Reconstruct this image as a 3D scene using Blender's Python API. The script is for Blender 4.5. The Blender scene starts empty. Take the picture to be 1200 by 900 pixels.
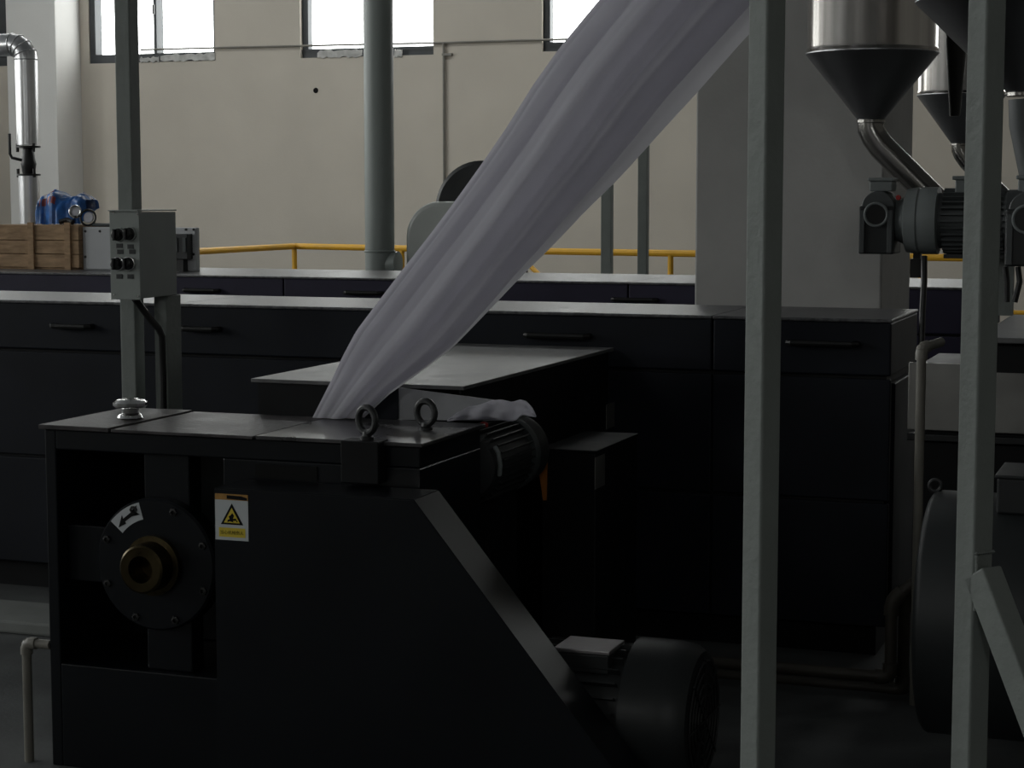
import bpy, bmesh, math, random
from mathutils import Vector, Matrix, noise
random.seed(7)
D = bpy.data
SC = bpy.context.scene
COL = SC.collection
PI = math.pi
# ------------------------------------------------------------------ camera, sky, exposure
F = 2240.0
YAW = math.radians(20.0)
PITCH = math.atan(223.0 / F)
CAMZ = 1.65
cam_d = D.cameras.new('camera'); cam = D.objects.new('camera', cam_d); COL.objects.link(cam)
cam.location = (0, 0, CAMZ)
cam.rotation_euler = (PI / 2 - PITCH, 0, YAW)
cam_d.sensor_width = 36.0
cam_d.lens = F / 1200.0 * 36.0
cam_d.clip_start = 0.05; cam_d.clip_end = 200
SC.camera = cam
vs = SC.view_settings
vs.view_transform = 'Standard'; vs.look = 'None'; vs.gamma = 1.0; vs.use_curve_mapping = False
vs.exposure = 0.0
SKY = 7.9
world = D.worlds.new('overcast_sky'); SC.world = world; world.use_nodes = True
bg = world.node_tree.nodes['Background']
bg.inputs[0].default_value = (1.0, 0.985, 0.965, 1); bg.inputs[1].default_value = SKY
try:
    SC.cycles.max_bounces = 10; SC.cycles.diffuse_bounces = 5; SC.cycles.transparent_max_bounces = 12
    SC.cycles.sample_clamp_indirect = 4.0
    SC.cycles.caustics_reflective = False; SC.cycles.caustics_refractive = False
except Exception:
    pass

def portal(name, loc, sx, sy, rot):
    l = D.lights.new(name, 'AREA'); l.shape = 'RECTANGLE'; l.size = sx; l.size_y = sy
    l.cycles.is_portal = True
    o = D.objects.new(name, l); COL.objects.link(o); o.location = loc; o.rotation_euler = rot
    return o

# ------------------------------------------------------------------ projection helpers (authoring only)
RM = cam.rotation_euler.to_matrix()
def ray(px, py):
    return RM @ Vector(((px - 600) / F, (450 - py) / F, -1))
def onY(px, py, Y):
    r = ray(px, py); return Vector((0, 0, CAMZ)) + r * (Y / r.y)
def onX(px, py, X):
    r = ray(px, py); return Vector((0, 0, CAMZ)) + r * (X / r.x)
def onZ(px, py, z):
    r = ray(px, py); return Vector((0, 0, CAMZ)) + r * ((z - CAMZ) / r.z)

# ------------------------------------------------------------------ materials
MATS = {}
def mat(name, col, rough=0.6, metal=0.0, var=0.12, scale=6.0, bump=0.0, bscale=60.0, spec=0.5, coat=0.0, rvar=0.1, stretch=None, aniso=0.0):
    m = D.materials.new(name); m.use_nodes = True
    nt = m.node_tree; b = nt.nodes['Principled BSDF']
    tc = nt.nodes.new('ShaderNodeTexCoord')
    src = tc.outputs['Object']
    if stretch:
        mp = nt.nodes.new('ShaderNodeMapping'); mp.inputs['Scale'].default_value = stretch
        nt.links.new(src, mp.inputs['Vector']); src = mp.outputs['Vector']
    n = nt.nodes.new('ShaderNodeTexNoise'); n.inputs['Scale'].default_value = scale; n.inputs['Detail'].default_value = 6
    nt.links.new(src, n.inputs['Vector'])
    r = nt.nodes.new('ShaderNodeValToRGB')
    r.color_ramp.elements[0].position = 0.3; r.color_ramp.elements[1].position = 0.7
    r.color_ramp.elements[0].color = tuple(c * (1 - var) for c in col) + (1,)
    r.color_ramp.elements[1].color = tuple(min(1, c * (1 + var)) for c in col) + (1,)
    nt.links.new(n.outputs['Fac'], r.inputs['Fac']); nt.links.new(r.outputs['Color'], b.inputs['Base Color'])
    mr = nt.nodes.new('ShaderNodeMapRange')
    mr.inputs['To Min'].default_value = max(0.02, rough - rvar); mr.inputs['To Max'].default_value = min(1, rough + rvar)
    nt.links.new(n.outputs['Fac'], mr.inputs['Value']); nt.links.new(mr.outputs['Result'], b.inputs['Roughness'])
    b.inputs['Metallic'].default_value = metal
    b.inputs['Specular IOR Level'].default_value = spec
    b.inputs['Coat Weight'].default_value = coat
    b.inputs['Anisotropic'].default_value = aniso
    if bump:
        n2 = nt.nodes.new('ShaderNodeTexNoise'); n2.inputs['Scale'].default_value = bscale; n2.inputs['Detail'].default_value = 5
        nt.links.new(src, n2.inputs['Vector'])
        bp = nt.nodes.new('ShaderNodeBump'); bp.inputs['Strength'].default_value = bump; bp.inputs['Distance'].default_value = 0.01
        nt.links.new(n2.outputs['Fac'], bp.inputs['Height']); nt.links.new(bp.outputs['Normal'], b.inputs['Normal'])
    MATS[name] = m
    return m
M_wall = mat('cream_plaster', (0.56, 0.515, 0.45), 0.9, var=0.05, scale=1.2, bump=0.15, bscale=40, spec=0.2)
M_pil = mat('white_plaster', (0.70, 0.69, 0.67), 0.9, var=0.04, scale=1.5, bump=0.1, bscale=40, spec=0.2)
M_colw = mat('grey_white_plaster', (0.46, 0.452, 0.44), 0.9, var=0.07, scale=4, bump=0.15, bscale=50, spec=0.2)
M_cement = mat('bare_cement', (0.50, 0.495, 0.48), 0.95, var=0.25, scale=9, bump=0.6, bscale=24, spec=0.2)
M_floor = mat('dark_concrete_floor', (0.10, 0.105, 0.105), 0.75, var=0.3, scale=3, bump=0.15, bscale=60, spec=0.3)
M_ceil = mat('roof_sheet', (0.30, 0.31, 0.32), 0.7, var=0.1, scale=2)
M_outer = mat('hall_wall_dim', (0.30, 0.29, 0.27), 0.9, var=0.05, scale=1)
M_frame = mat('dark_aluminium', (0.045, 0.05, 0.055), 0.5, var=0.1, spec=0.4)
M_navy = mat('navy_machine_paint', (0.0080, 0.010, 0.0155), 0.5, var=0.2, scale=5, spec=0.22, rvar=0.08)
M_navyB = mat('indigo_machine_paint', (0.028, 0.025, 0.048), 0.5, var=0.15, scale=5, spec=0.25)
M_topA = mat('dusty_cover_top', (0.10, 0.10, 0.105), 0.42, var=0.55, scale=45, bump=0.25, bscale=60, spec=0.5, rvar=0.15)
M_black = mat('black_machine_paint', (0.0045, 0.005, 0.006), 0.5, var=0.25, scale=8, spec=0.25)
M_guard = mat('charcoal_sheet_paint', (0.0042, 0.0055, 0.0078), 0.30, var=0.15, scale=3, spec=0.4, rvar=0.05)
M_rub = mat('black_plastic', (0.007, 0.007, 0.007), 0.4, var=0.1)
M_chrome = mat('polished_steel', (0.72, 0.72, 0.72), 0.16, 1.0, var=0.05)
M_plate = mat('worn_steel_plate', (0.065, 0.060, 0.062), 0.48, 0.2, var=0.7, scale=8, bump=0.25, bscale=60, rvar=0.2, spec=0.22)
M_plate2 = mat('oiled_steel_plate', (0.11, 0.107, 0.11), 0.30, 0.6, var=0.4, scale=6, bump=0.06, bscale=30, rvar=0.12, spec=0.4)
M_steel = mat('brushed_stainless', (0.50, 0.475, 0.45), 0.2, 1.0, var=0.32, scale=1.6, stretch=(9, 9, 0.02), rvar=0.08)
M_cone = mat('dull_stainless_cone', (0.30, 0.30, 0.31), 0.38, 1.0, var=0.1, scale=4)
M_iron = mat('dark_iron', (0.025, 0.026, 0.027), 0.45, 0.3, var=0.3, scale=15)
M_brass = mat('dark_brass', (0.075, 0.058, 0.03), 0.3, 1.0, var=0.25, scale=12)
M_post = mat('grey_green_post_paint', (0.225, 0.245, 0.232), 0.6, var=0.06, scale=8, bump=0.25, bscale=45, spec=0.3)
M_ctrl = mat('grey_green_box_paint', (0.31, 0.335, 0.32), 0.5, var=0.05, scale=8, spec=0.3)
M_duct = mat('pale_green_duct_paint', (0.27, 0.30, 0.285), 0.4, var=0.06, scale=3, bump=0.05, bscale=20)
M_yel = mat('yellow_railing_paint', (0.62, 0.33, 0.015), 0.5, var=0.08, scale=5)
M_wood = mat('crate_pine', (0.40, 0.27, 0.165), 0.85, var=0.28, scale=5, stretch=(2, 8, 8), bump=0.2, bscale=40, spec=0.2)
M_grey = mat('light_grey_enclosure', (0.50, 0.51, 0.53), 0.5, var=0.05, scale=4)
M_foil = mat('aluminium_cladding', (0.66, 0.66, 0.67), 0.3, 1.0, var=0.08, scale=5, rvar=0.06)
M_blue = mat('blue_woven_bag', (0.028, 0.14, 0.44), 0.35, var=0.5, scale=16, spec=0.5)
M_bagw = mat('bag_print_pale', (0.6, 0.6, 0.66), 0.5, var=0.2, scale=14)
M_bagr = mat('bag_print_red', (0.26, 0.05, 0.05), 0.5, var=0.2, scale=14)
M_pvc = mat('grey_pvc_pipe', (0.20, 0.19, 0.165), 0.45, var=0.12, scale=7)
M_pvcd = mat('dark_brown_pipe', (0.055, 0.048, 0.038), 0.55, var=0.2, scale=7)  # darker and browner than the grey pipe
M_pipe = mat('smooth_steel_tube', (0.26, 0.25, 0.235), 0.22, 1.0, var=0.08, scale=4, rvar=0.04)
M_gm = mat('gearmotor_grey', (0.21, 0.23, 0.23), 0.42, var=0.1, scale=8)
M_gmd = mat('gearmotor_body_grey', (0.075, 0.082, 0.084), 0.5, var=0.15, scale=8)
M_lid = mat('pale_terminal_lid', (0.42, 0.40, 0.41), 0.35, 0.8, var=0.15, scale=20, stretch=(1, 12, 1))  # paler and more metallic than the terminal box under it
M_case = mat('pale_blower_paint', (0.42, 0.44, 0.42), 0.35, var=0.06, scale=4)
M_big = mat('main_motor_paint', (0.020, 0.023, 0.024), 0.45, var=0.12, scale=4, spec=0.4)
M_motor = mat('motor_grey_green', (0.055, 0.064, 0.066), 0.5, var=0.12, scale=8)
M_motord = mat('motor_dark_grey', (0.018, 0.020, 0.021), 0.5, var=0.15, scale=8)
M_white = mat('sticker_white', (0.58, 0.61, 0.63), 0.5, var=0.03)
M_sy = mat('sticker_yellow', (0.70, 0.54, 0.05), 0.5, var=0.05)
M_so = mat('sticker_orange', (0.42, 0.22, 0.05), 0.5, var=0.15, scale=60)
M_ink = mat('ink_and_hole_black', (0.004, 0.004, 0.004), 0.7, var=0.05, spec=0.2)
M_org = mat('orange_paint', (0.40, 0.14, 0.02), 0.5, var=0.1)
M_kerb = mat('grey_kerb_concrete', (0.22, 0.23, 0.22), 0.85, var=0.12, scale=6)
M_redd = mat('red_paint_dot', (0.45, 0.03, 0.03), 0.5)
M_panelg = mat('grey_guide_plate_paint', (0.36, 0.365, 0.385), 0.5, var=0.15, scale=9)
M_hoodtop = mat('scratched_hood_top', (0.13, 0.13, 0.132), 0.45, var=0.3, scale=14, bump=0.08, bscale=60, rvar=0.15)
M_scr = mat('dull_stainless_panel', (0.34, 0.335, 0.32), 0.45, 0.9, var=0.2, scale=4, rvar=0.1)
# glass
M_glass = D.materials.new('window_glass'); M_glass.use_nodes = True
nt = M_glass.node_tree; nt.nodes.remove(nt.nodes['Principled BSDF'])
tr = nt.nodes.new('ShaderNodeBsdfTransparent'); gl = nt.nodes.new('ShaderNodeBsdfGlossy'); gl.inputs['Roughness'].default_value = 0.05
mx = nt.nodes.new('ShaderNodeMixShader'); mx.inputs[0].default_value = 0.05
tr.inputs[0].default_value = (0.93, 0.95, 0.95, 1)
nt.links.new(tr.outputs[0], mx.inputs[1]); nt.links.new(gl.outputs[0], mx.inputs[2]); nt.links.new(mx.outputs[0], nt.nodes['Material Output'].inputs[0])
# fabric
M_fab = D.materials.new('white_mesh_fabric'); M_fab.use_nodes = True
nt = M_fab.node_tree; nt.nodes.remove(nt.nodes['Principled BSDF'])
df = nt.nodes.new('ShaderNodeBsdfDiffuse'); tl = nt.nodes.new('ShaderNodeBsdfTranslucent'); mx = nt.nodes.new('ShaderNodeMixShader')
tc = nt.nodes.new('ShaderNodeTexCoord'); ns = nt.nodes.new('ShaderNodeTexNoise'); ns.inputs['Scale'].default_value = 9
rp = nt.nodes.new('ShaderNodeValToRGB'); rp.color_ramp.elements[0].color = (0.74, 0.73, 0.78, 1); rp.color_ramp.elements[1].color = (0.82, 0.81, 0.86, 1)
nt.links.new(tc.outputs['Object'], ns.inputs['Vector']); nt.links.new(ns.outputs['Fac'], rp.inputs['Fac'])
nt.links.new(rp.outputs[0], df.inputs[0]); nt.links.new(rp.outputs[0], tl.inputs[0])
mx.inputs[0].default_value = 0.64
nt.links.new(df.outputs[0], mx.inputs[1]); nt.links.new(tl.outputs[0], mx.inputs[2]); nt.links.new(mx.outputs[0], nt.nodes['Material Output'].inputs[0])

# ------------------------------------------------------------------ mesh building
class MB:
    def __init__(s): s.v = []; s.f = []; s.mi = []; s.cur = 0
    def add(s, vs_, fs):
        o = len(s.v); s.v += [Vector(v) for v in vs_]
        for f in fs: s.f.append([i + o for i in f]); s.mi.append(s.cur)
        return s
    def box(s, x0, x1, y0, y1, z0, z1):
        if x0 > x1: x0, x1 = x1, x0
        if y0 > y1: y0, y1 = y1, y0
        if z0 > z1: z0, z1 = z1, z0
        v = [(x0,y0,z0),(x1,y0,z0),(x1,y1,z0),(x0,y1,z0),(x0,y0,z1),(x1,y0,z1),(x1,y1,z1),(x0,y1,z1)]
        return s.add(v, [(0,3,2,1),(4,5,6,7),(0,1,5,4),(1,2,6,5),(2,3,7,6),(3,0,4,7)])
    def bar(s, p, q, w, h, up=(0,0,1)):
        p = Vector(p); q = Vector(q); d = (q - p).normalized(); up = Vector(up)
        a = d.cross(up)
        if a.length < 1e-4: a = d.cross(Vector((0,1,0)))
        a.normalize(); b = a.cross(d).normalized(); v = []
        for c in (p, q):
            for i, j in ((-1,-1),(1,-1),(1,1),(-1,1)): v.append(c + a * (w/2*i) + b * (h/2*j))
        return s.add(v, [(3,2,1,0),(4,5,6,7),(0,1,5,4),(1,2,6,5),(2,3,7,6),(3,0,4,7)])
    def prism(s, poly, d):                       # poly: 3D points, d: extrusion vector
        n = len(poly); d = Vector(d); v = [Vector(p) for p in poly] + [Vector(p) + d for p in poly]
        f = [list(range(n)), list(range(2*n-1, n-1, -1))]
        for i in range(n): f.append([(i+1) % n, i, n+i, n+(i+1) % n])
        return s.add(v, f)
    def lathe(s, c, ax, prof, n=28):             # prof: (distance along axis, radius)
        c = Vector(c); ax = Vector(ax).normalized()
        a = ax.cross(Vector((0,0,1)))
        if a.length < 1e-4: a = Vector((1,0,0))
        a.normalize(); b = ax.cross(a); v = []; f = []
        for t, r in prof:
            for k in range(n):
                w = 2*PI*k/n; v.append(c + ax*t + (a*math.cos(w) + b*math.sin(w))*max(r, 1e-5))
        m = len(prof)
        for i in range(m-1):
            for k in range(n):
                k2 = (k+1) % n; f.append((i*n+k, i*n+k2, (i+1)*n+k2, (i+1)*n+k))
        if prof[0][1] > 1e-4: f.append(list(range(n-1, -1, -1)))
        if prof[-1][1] > 1e-4: f.append(list(range((m-1)*n, m*n)))
        return s.add(v, f)
    def cyl(s, p, q, r, r2=None, n=24):
        p = Vector(p); q = Vector(q)
        return s.lathe(p, q - p, [(0, r), ((q-p).length, r if r2 is None else r2)], n)
    def tube(s, pts, r, n=12, caps=True):
        pts = [Vector(p) for p in pts]; v = []; f = []; m = len(pts)
        rs = r if isinstance(r, (list, tuple)) else [r]*m
        pa = None
        for i, p in enumerate(pts):
            t = (pts[min(i+1, m-1)] - pts[max(i-1, 0)]).normalized()
            if pa is None:
                a = t.cross(Vector((0,0,1)))
                if a.length < 1e-3: a = t.cross(Vector((0,1,0)))
            else: a = pa - t*pa.dot(t)
            a.normalize(); pa = a; b = t.cross(a)
            for k in range(n):
                w = 2*PI*k/n; v.append(p + (a*math.cos(w) + b*math.sin(w))*rs[i])
        for i in range(m-1):
            for k in range(n):
                k2 = (k+1) % n; f.append((i*n+k, i*n+k2, (i+1)*n+k2, (i+1)*n+k))
        if caps: f.append(list(range(n-1, -1, -1))); f.append(list(range((m-1)*n, m*n)))
        return s.add(v, f)
    def torus(s, c, ax, R, r, n=28, k=10):
        c = Vector(c); ax = Vector(ax).normalized(); a = ax.cross(Vector((0,0,1)))
        if a.length < 1e-4: a = Vector((1,0,0))
        a.normalize(); b = ax.cross(a); v = []; f = []
        for i in range(n):
            w = 2*PI*i/n; d = a*math.cos(w) + b*math.sin(w)
            for j in range(k):
                u = 2*PI*j/k; v.append(c + d*(R + r*math.cos(u)) + ax*(r*math.sin(u)))
        for i in range(n):
            for j in range(k):
                f.append((i*k+j, ((i+1) % n)*k+j, ((i+1) % n)*k+(j+1) % k, i*k+(j+1) % k))
        return s.add(v, f)
    def grid(s, rows):
        m = len(rows); n = len(rows[0]); v = [p for r in rows for p in r]
        return s.add(v, [(i*n+j, i*n+j+1, (i+1)*n+j+1, (i+1)*n+j) for i in range(m-1) for j in range(n-1)])
    def build(s, name, m, parent=None, smooth=False, bevel=0.0, origin=None, seg=2):
        off = Vector((0,0,0)); r = parent
        while r is not None: off = off + r.location; r = r.parent
        if parent is None:
            if origin is None:
                lo = [min(p[i] for p in s.v) for i in range(3)]; hi = [max(p[i] for p in s.v) for i in range(3)]
                origin = ((lo[0]+hi[0])/2, (lo[1]+hi[1])/2, lo[2])
            off = Vector(origin)
        me = D.meshes.new(name); me.from_pydata([tuple(p - off) for p in s.v], [], s.f)
        ms = m if isinstance(m, (list, tuple)) else [m]
        for q in ms: me.materials.append(q)
        if len(ms) > 1: me.polygons.foreach_set('material_index', s.mi)
        bm = bmesh.new(); bm.from_mesh(me); bmesh.ops.recalc_face_normals(bm, faces=bm.faces)
        if smooth:
            for fc in bm.faces: fc.smooth = True
            for e in bm.edges:
                if len(e.link_faces) == 2 and e.calc_face_angle(0) > 0.6: e.smooth = False
        bm.to_mesh(me); bm.free(); me.update()
        o = D.objects.new(name, me); COL.objects.link(o)
        if parent is not None: o.parent = parent
        else: o.location = off
        if bevel:
            b = o.modifiers.new('bevel', 'BEVEL'); b.width = bevel; b.segments = seg; b.limit_method = 'ANGLE'; b.angle_limit = 0.6
        return o
def tag(o, label, cat, group=None):
    o['label'] = label; o['category'] = cat
    if group: o['group'] = group
    return o
def thing(name, label, cat, loc, group=None):
    o = D.objects.new(name, None); COL.objects.link(o); o.location = loc; o.empty_display_size = 0.1
    return tag(o, label, cat, group)
def struct(o, label=None):
    o['kind'] = 'structure'
    if label: o['label'] = label
    return o
def dup(root, loc, label, group=None):
    def cp(o, par):
        c = o.copy(); COL.objects.link(c); c.parent = par
        for ch in o.children: cp(ch, c)
        return c
    r = cp(root, None); r.location = loc; r['label'] = label
    if group: r['group'] = group
    return r
def arc(c, u, v, r, a0, a1, n):
    c = Vector(c); u = Vector(u); v = Vector(v)
    return [c + (u*math.cos(a0+(a1-a0)*i/n) + v*math.sin(a0+(a1-a0)*i/n))*r for i in range(n+1)]

# ------------------------------------------------------------------ hall
YW = 22.5; XL = -17.5; XR = 7.0; YF = -7.0; ZC = 8.2
struct(MB().box(XL-.3, XR+.3, YF-.3, YW+.3, -0.2, 0).build('floor', M_floor, origin=(0,0,0)), 'dark grey concrete hall floor')
zs = onY(430, 66, YW).z                               # sill
zt = zs + 2.1
wx = []                                               # window x ranges on the back wall
for a, b in ((-125, 11), (105, 252), (352, 508), (635, 800)):
    wx.append((onY(a, 66, YW).x, onY(b, 66, YW).x))
dx = wx[3][0] - wx[2][0]
k = 1
while wx[3][1]+k*dx < XR-.3:
    wx.append((wx[3][0]+k*dx, wx[3][1]+k*dx)); k += 1  # unseen windows added to the row so the dark guard paint catches their sheen
WT = 0.26
m = MB()
m.box(XL, XR, YW, YW+WT, 0, zs).box(XL, XR, YW, YW+WT, zt, ZC)
xs = [XL] + [c for w in wx for c in w] + [XR]
for i in range(0, len(xs), 2): m.box(xs[i], xs[i+1], YW, YW+WT, zs, zt)
wall_back = struct(m.build('wall_back', M_wall, origin=(0, YW, 0)), 'cream plastered back wall with high windows')
for i, (a, b) in enumerate(wx):
    e = D.objects.new('window_%d' % (i+1), None); COL.objects.link(e); e.location = ((a+b)/2, YW+.13, zs); struct(e, 'dark framed hall window set high in the back wall')
    y0, y1 = YW+(.015 if i == 1 else .06), YW+.19
    rw_ = .28 if i == 0 else .03
    fr = MB().box(a, b, y0, y1, zs, zs+.115).box(a, b, y0, y1, zt-.085, zt).box(a, a+.085, y0, y1, zs+.115, zt-.085).box(b-rw_, b, y0, y1, zs+.115, zt-.085)
    fr.build('window_frame', M_frame, e, bevel=.006)
    xm = a + (b-a)*0.53
    if i in (1, 4, 5, 6, 7):
        mu = MB().box(xm-.022, xm+.022, y0-.01, y1, zs+.115, zt-.085).build('mullion', M_frame, e, bevel=.004)
        MB().box(xm-.012, xm+.012, y0-.05, y0-.01, zs+.62, zs+.75).build('window_handle', M_rub, mu)
    else:
        xm = b - .035
    for (p, q) in (((a+.085, xm-.022), (xm+.022, b-rw_)) if i in (1, 4, 5, 6, 7) else ((a+.085, b-rw_),)):
        MB().box(p, q, YW+.15, YW+.156, zs+.115, zt-.085).build('pane', M_glass, e)
    portal('window_daylight_%d' % (i+1), ((a+b)/2, YW+.25, (zs+zt)/2), b-a, zt-zs, (PI/2, 0, PI) if False else (-PI/2, 0, 0))
# rough cement patches on the sills
def patch(px0, px1, py0, py1, seed):
    random.seed(seed); a = onY(px0, py1, YW-.012); b = onY(px1, py1, YW-.012); zt_ = onY((px0+px1)/2, py0, YW-.012).z
    n = 14; top = []; bot = []
    for k in range(n+1):
        x = a.x + (b.x-a.x)*k/n; top.append(Vector((x, YW-.015, zt_ - random.random()*.03))); bot.append(Vector((x, YW-.015, a.z + random.random()*.03)))
    top[0].z = (top[0].z + bot[0].z)/2 + .01
    struct(MB().prism(bot + top[::-1], (0, .02, 0)).build('trim_sill_patch', M_cement, wall_back))
patch(188, 252, 62, 73, 1); patch(164, 186, 66, 74, 2); patch(372, 424, 57, 69, 3); patch(462, 471, 57, 68, 4)
for o in list(wall_back.children):
    o.name = 'cement_patch'; del o['kind']
# pilaster
pa = onY(12, 227, YW-.6).x; pb = onY(69, 227, YW-.6).x
struct(MB().box(pa, pb, YW-.6, YW, 0, ZC).build('trim_1', M_pil, bevel=.01), 'white plastered pilaster on the back wall')
# unseen side and front walls; left and front windows are invented for light
lw = [(-5.5, -3.0), (-1.5, 1.0), (2.5, 5.0), (6.5, 9.0), (10.5, 13), (14.5, 17)]  # invented left windows, unseen, giving the light from the left
m = MB().box(XL-WT, XL, YF, YW+WT, 0, 2.4).box(XL-WT, XL, YF, YW+WT, 6.6, ZC)
ys = [YF] + [c for w in lw for c in w] + [YW+WT]
for i in range(0, len(ys), 2): m.box(XL-WT, XL, ys[i], ys[i+1], 2.4, 6.6)
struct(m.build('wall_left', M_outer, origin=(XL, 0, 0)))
for i, (a, b) in enumerate(lw):
    e = D.objects.new('window_%d' % (i+11), None); COL.objects.link(e); e.location = (XL-.1, (a+b)/2, 2.4); struct(e)
    MB().box(XL-.16, XL-.1, a, b, 2.4, 2.48).box(XL-.16, XL-.1, a, b, 6.52, 6.6).box(XL-.16, XL-.1, a, a+.08, 2.48, 6.52).box(XL-.16, XL-.1, b-.08, b, 2.48, 6.52).build('window_frame', M_frame, e)
    MB().box(XL-.135, XL-.13, a+.08, b-.08, 2.48, 6.52).build('pane', M_glass, e)
    portal('added_left_daylight_%d' % (i+1), (XL-.22, (a+b)/2, 4.5), 4.2, b-a, (0, -PI/2, 0))
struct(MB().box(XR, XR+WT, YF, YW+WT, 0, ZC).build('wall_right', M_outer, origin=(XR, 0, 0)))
fw = [(-6.2, -4.6), (2.0, 3.6)]  # unseen windows added behind the camera as fill on camera-facing sides
m = MB().box(XL, XR, YF-WT, YF, 0, 3.6).box(XL, XR, YF-WT, YF, 5.6, ZC)
xs = [XL] + [c for w in fw for c in w] + [XR]
for i in range(0, len(xs), 2): m.box(xs[i], xs[i+1], YF-WT, YF, 3.6, 5.6)
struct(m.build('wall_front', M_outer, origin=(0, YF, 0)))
for i, (a, b) in enumerate(fw):
    e = D.objects.new('window_%d' % (i+21), None); COL.objects.link(e); e.location = ((a+b)/2, YF-.1, 3.6); struct(e)
    MB().box(a, b, YF-.16, YF-.1, 3.6, 3.68).box(a, b, YF-.16, YF-.1, 5.52, 5.6).box(a, a+.08, YF-.16, YF-.1, 3.68, 5.52).box(b-.08, b, YF-.16, YF-.1, 3.68, 5.52).build('window_frame', M_frame, e)
    MB().box(a+.08, b-.08, YF-.135, YF-.13, 3.68, 5.52).build('pane', M_glass, e)
    portal('added_front_daylight_%d' % (i+1), ((a+b)/2, YF-.22, 4.6), b-a, 2.0, (PI/2, 0, 0))
# roof with an invented strip of rooflights, unseen, to light the back wall
SKX0, SKX1, SKY0, SKY1 = -14.5, -5.5, 16.6, 18.0
m = MB().box(XL-WT, XR+WT, YF-WT, SKY0, ZC, ZC+.15).box(XL-WT, XR+WT, SKY1, YW+WT, ZC, ZC+.15).box(XL-WT, SKX0, SKY0, SKY1, ZC, ZC+.15).box(SKX1, XR+WT, SKY0, SKY1, ZC, ZC+.15)
ceil = struct(m.build('ceiling', M_ceil, origin=(0, 0, ZC)))
for k in range(6):
    x0 = SKX0 + (SKX1-SKX0)*k/6; x1 = SKX0 + (SKX1-SKX0)*(k+1)/6
    MB().box(x0+.03, x1-.03, SKY0, SKY1, ZC+.06, ZC+.07).build('added_rooflight_pane', M_glass, ceil)
    MB().box(x1-.03, x1+.03, SKY0, SKY1, ZC+.02, ZC+.12).build('added_rooflight_bar', M_frame, ceil)
portal('added_rooflight_daylight', ((SKX0+SKX1)/2, (SKY0+SKY1)/2, ZC+.14), SKX1-SKX0, SKY1-SKY0, (0, 0, 0))
# free-standing square column behind the long machine
c0 = onY(815, 227, 7.6).x; c1 = onY(1035, 227, 7.6).x
struct(MB().box(c0, c1, 7.6, 8.36, 0, ZC).build('column_1', M_colw, bevel=.008), 'broad grey-white plastered square column behind the long machine')
# conduit on the back wall
yc = YW-.03
m = MB()
pts = [onY(x, y, yc) for x, y in ((165, 57), (250, 55), (345, 53.5), (425, 52), (520, 51), (560, 49.5), (635, 47.5), (690, 46))]
zc = sum(p.z for p in pts)/len(pts); pts = [Vector((p.x, p.y, zc + (p.z-zc)*.5)) for p in pts]
cond = thing('wall_conduit', 'thin grey conduit run along the back wall below the windows', 'conduit', (pts[4].x, yc, zc))
MB().tube(pts, .013, 8).build('horizontal_pipe', M_pvc, cond, True)
x5 = onY(520, 51, yc).x
MB().tube([(x5, yc, zc), (x5, yc, .3)], .017, 8).build('drop_pipe', M_pvc, cond, True)
MB().box(x5-.02, x5+.11, yc-.02, yc+.03, zc-.17, zc-.14).build('pipe_clip', M_pvc, cond)
h = onY(370, 106, YW-.001)
wh = MB().lathe(h, (0,-1,0), [(0, .035), (.01, .032), (.012, .022), (-.03, .02)], 18).build('wall_sleeve', [M_ink], smooth=True)
tag(wh, 'small black pipe sleeve hole in the cream wall under the middle window', 'wall hole')

# ------------------------------------------------------------------ long machines
def handle(px, py, yf, L, parent, m=M_rub):
    c = onY(px, py, yf); x0, x1 = c.x - L/2, c.x + L/2
    b = MB().tube([(x0, yf+.005, c.z), (x0, yf-.03, c.z), (x0+.012, yf-.042, c.z), (x1-.012, yf-.042, c.z), (x1, yf-.03, c.z), (x1, yf+.005, c.z)], .011, 8)
    b.build('handle', m, parent, True)
def enclosure(name, label, X0, X1, Y0, Y1, zt_, breaks, handles, body, lidh, topm, base=0.12):
    t = thing(name, label, 'machine', ((X0+X1)/2, (Y0+Y1)/2, 0))
    MB().box(X0+.02, X1-.02, Y0+.02, Y1-.02, base, zt_-lidh).build('inner_body', M_black, t)
    MB().box(X0+.05, X1-.05, Y0+.08, Y1-.05, 0, base).build('plinth', M_black, t)
    xs_ = [X0] + breaks + [X1]
    for i in range(len(xs_)-1):
        a, b = xs_[i]+.003, xs_[i+1]-.003
        lid = MB().box(a, b, Y0, Y1, zt_-lidh, zt_-.012).build('lid', body, t, bevel=.006)
        MB().box(a-.002, b+.002, Y0-.006, Y1+.006, zt_-.012, zt_).build('lid_top', topm, lid, bevel=.004)
        for (px, py, L) in handles:
            hx = onY(px, py, Y0).x
            if a < hx < b: handle(px, py, Y0, L, lid)
        zm = base + (zt_-lidh-base)*.5
        MB().box(a, b, Y0+.004, Y0+.03, zm+.006, zt_-lidh-.012).build('door_panel', body, t, bevel=.004)
        MB().box(a, b, Y0+.004, Y0+.03, base, zm-.006).build('door_panel', body, t, bevel=.004)
    return t
YA0, YA1, ZA = 6.7, 7.33, 1.214
XA1 = onY(1046, 371, YA0).x
brk = [onY(205, 360, YA0).x, onY(455, 360, YA0).x, onY(835, 368, YA0).x]
machA = enclosure('long_machine', 'long navy machine enclosure with black lift handles running right across in front of the column', -7.2, XA1, YA0, YA1, ZA, [brk[0]-1.9] + brk,
          [(87, 382, .175), (238, 385, .15), (655, 393, .24), (965, 402, .24)], M_navy, .20, M_topA)
MB().box(XA1-.02, XA1+.004, YA0+.07, YA1-.05, .16, ZA-.23).build('end_panel', M_navy, machA, bevel=.004)
YB0, YB1 = 9.1, 10.02
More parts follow.
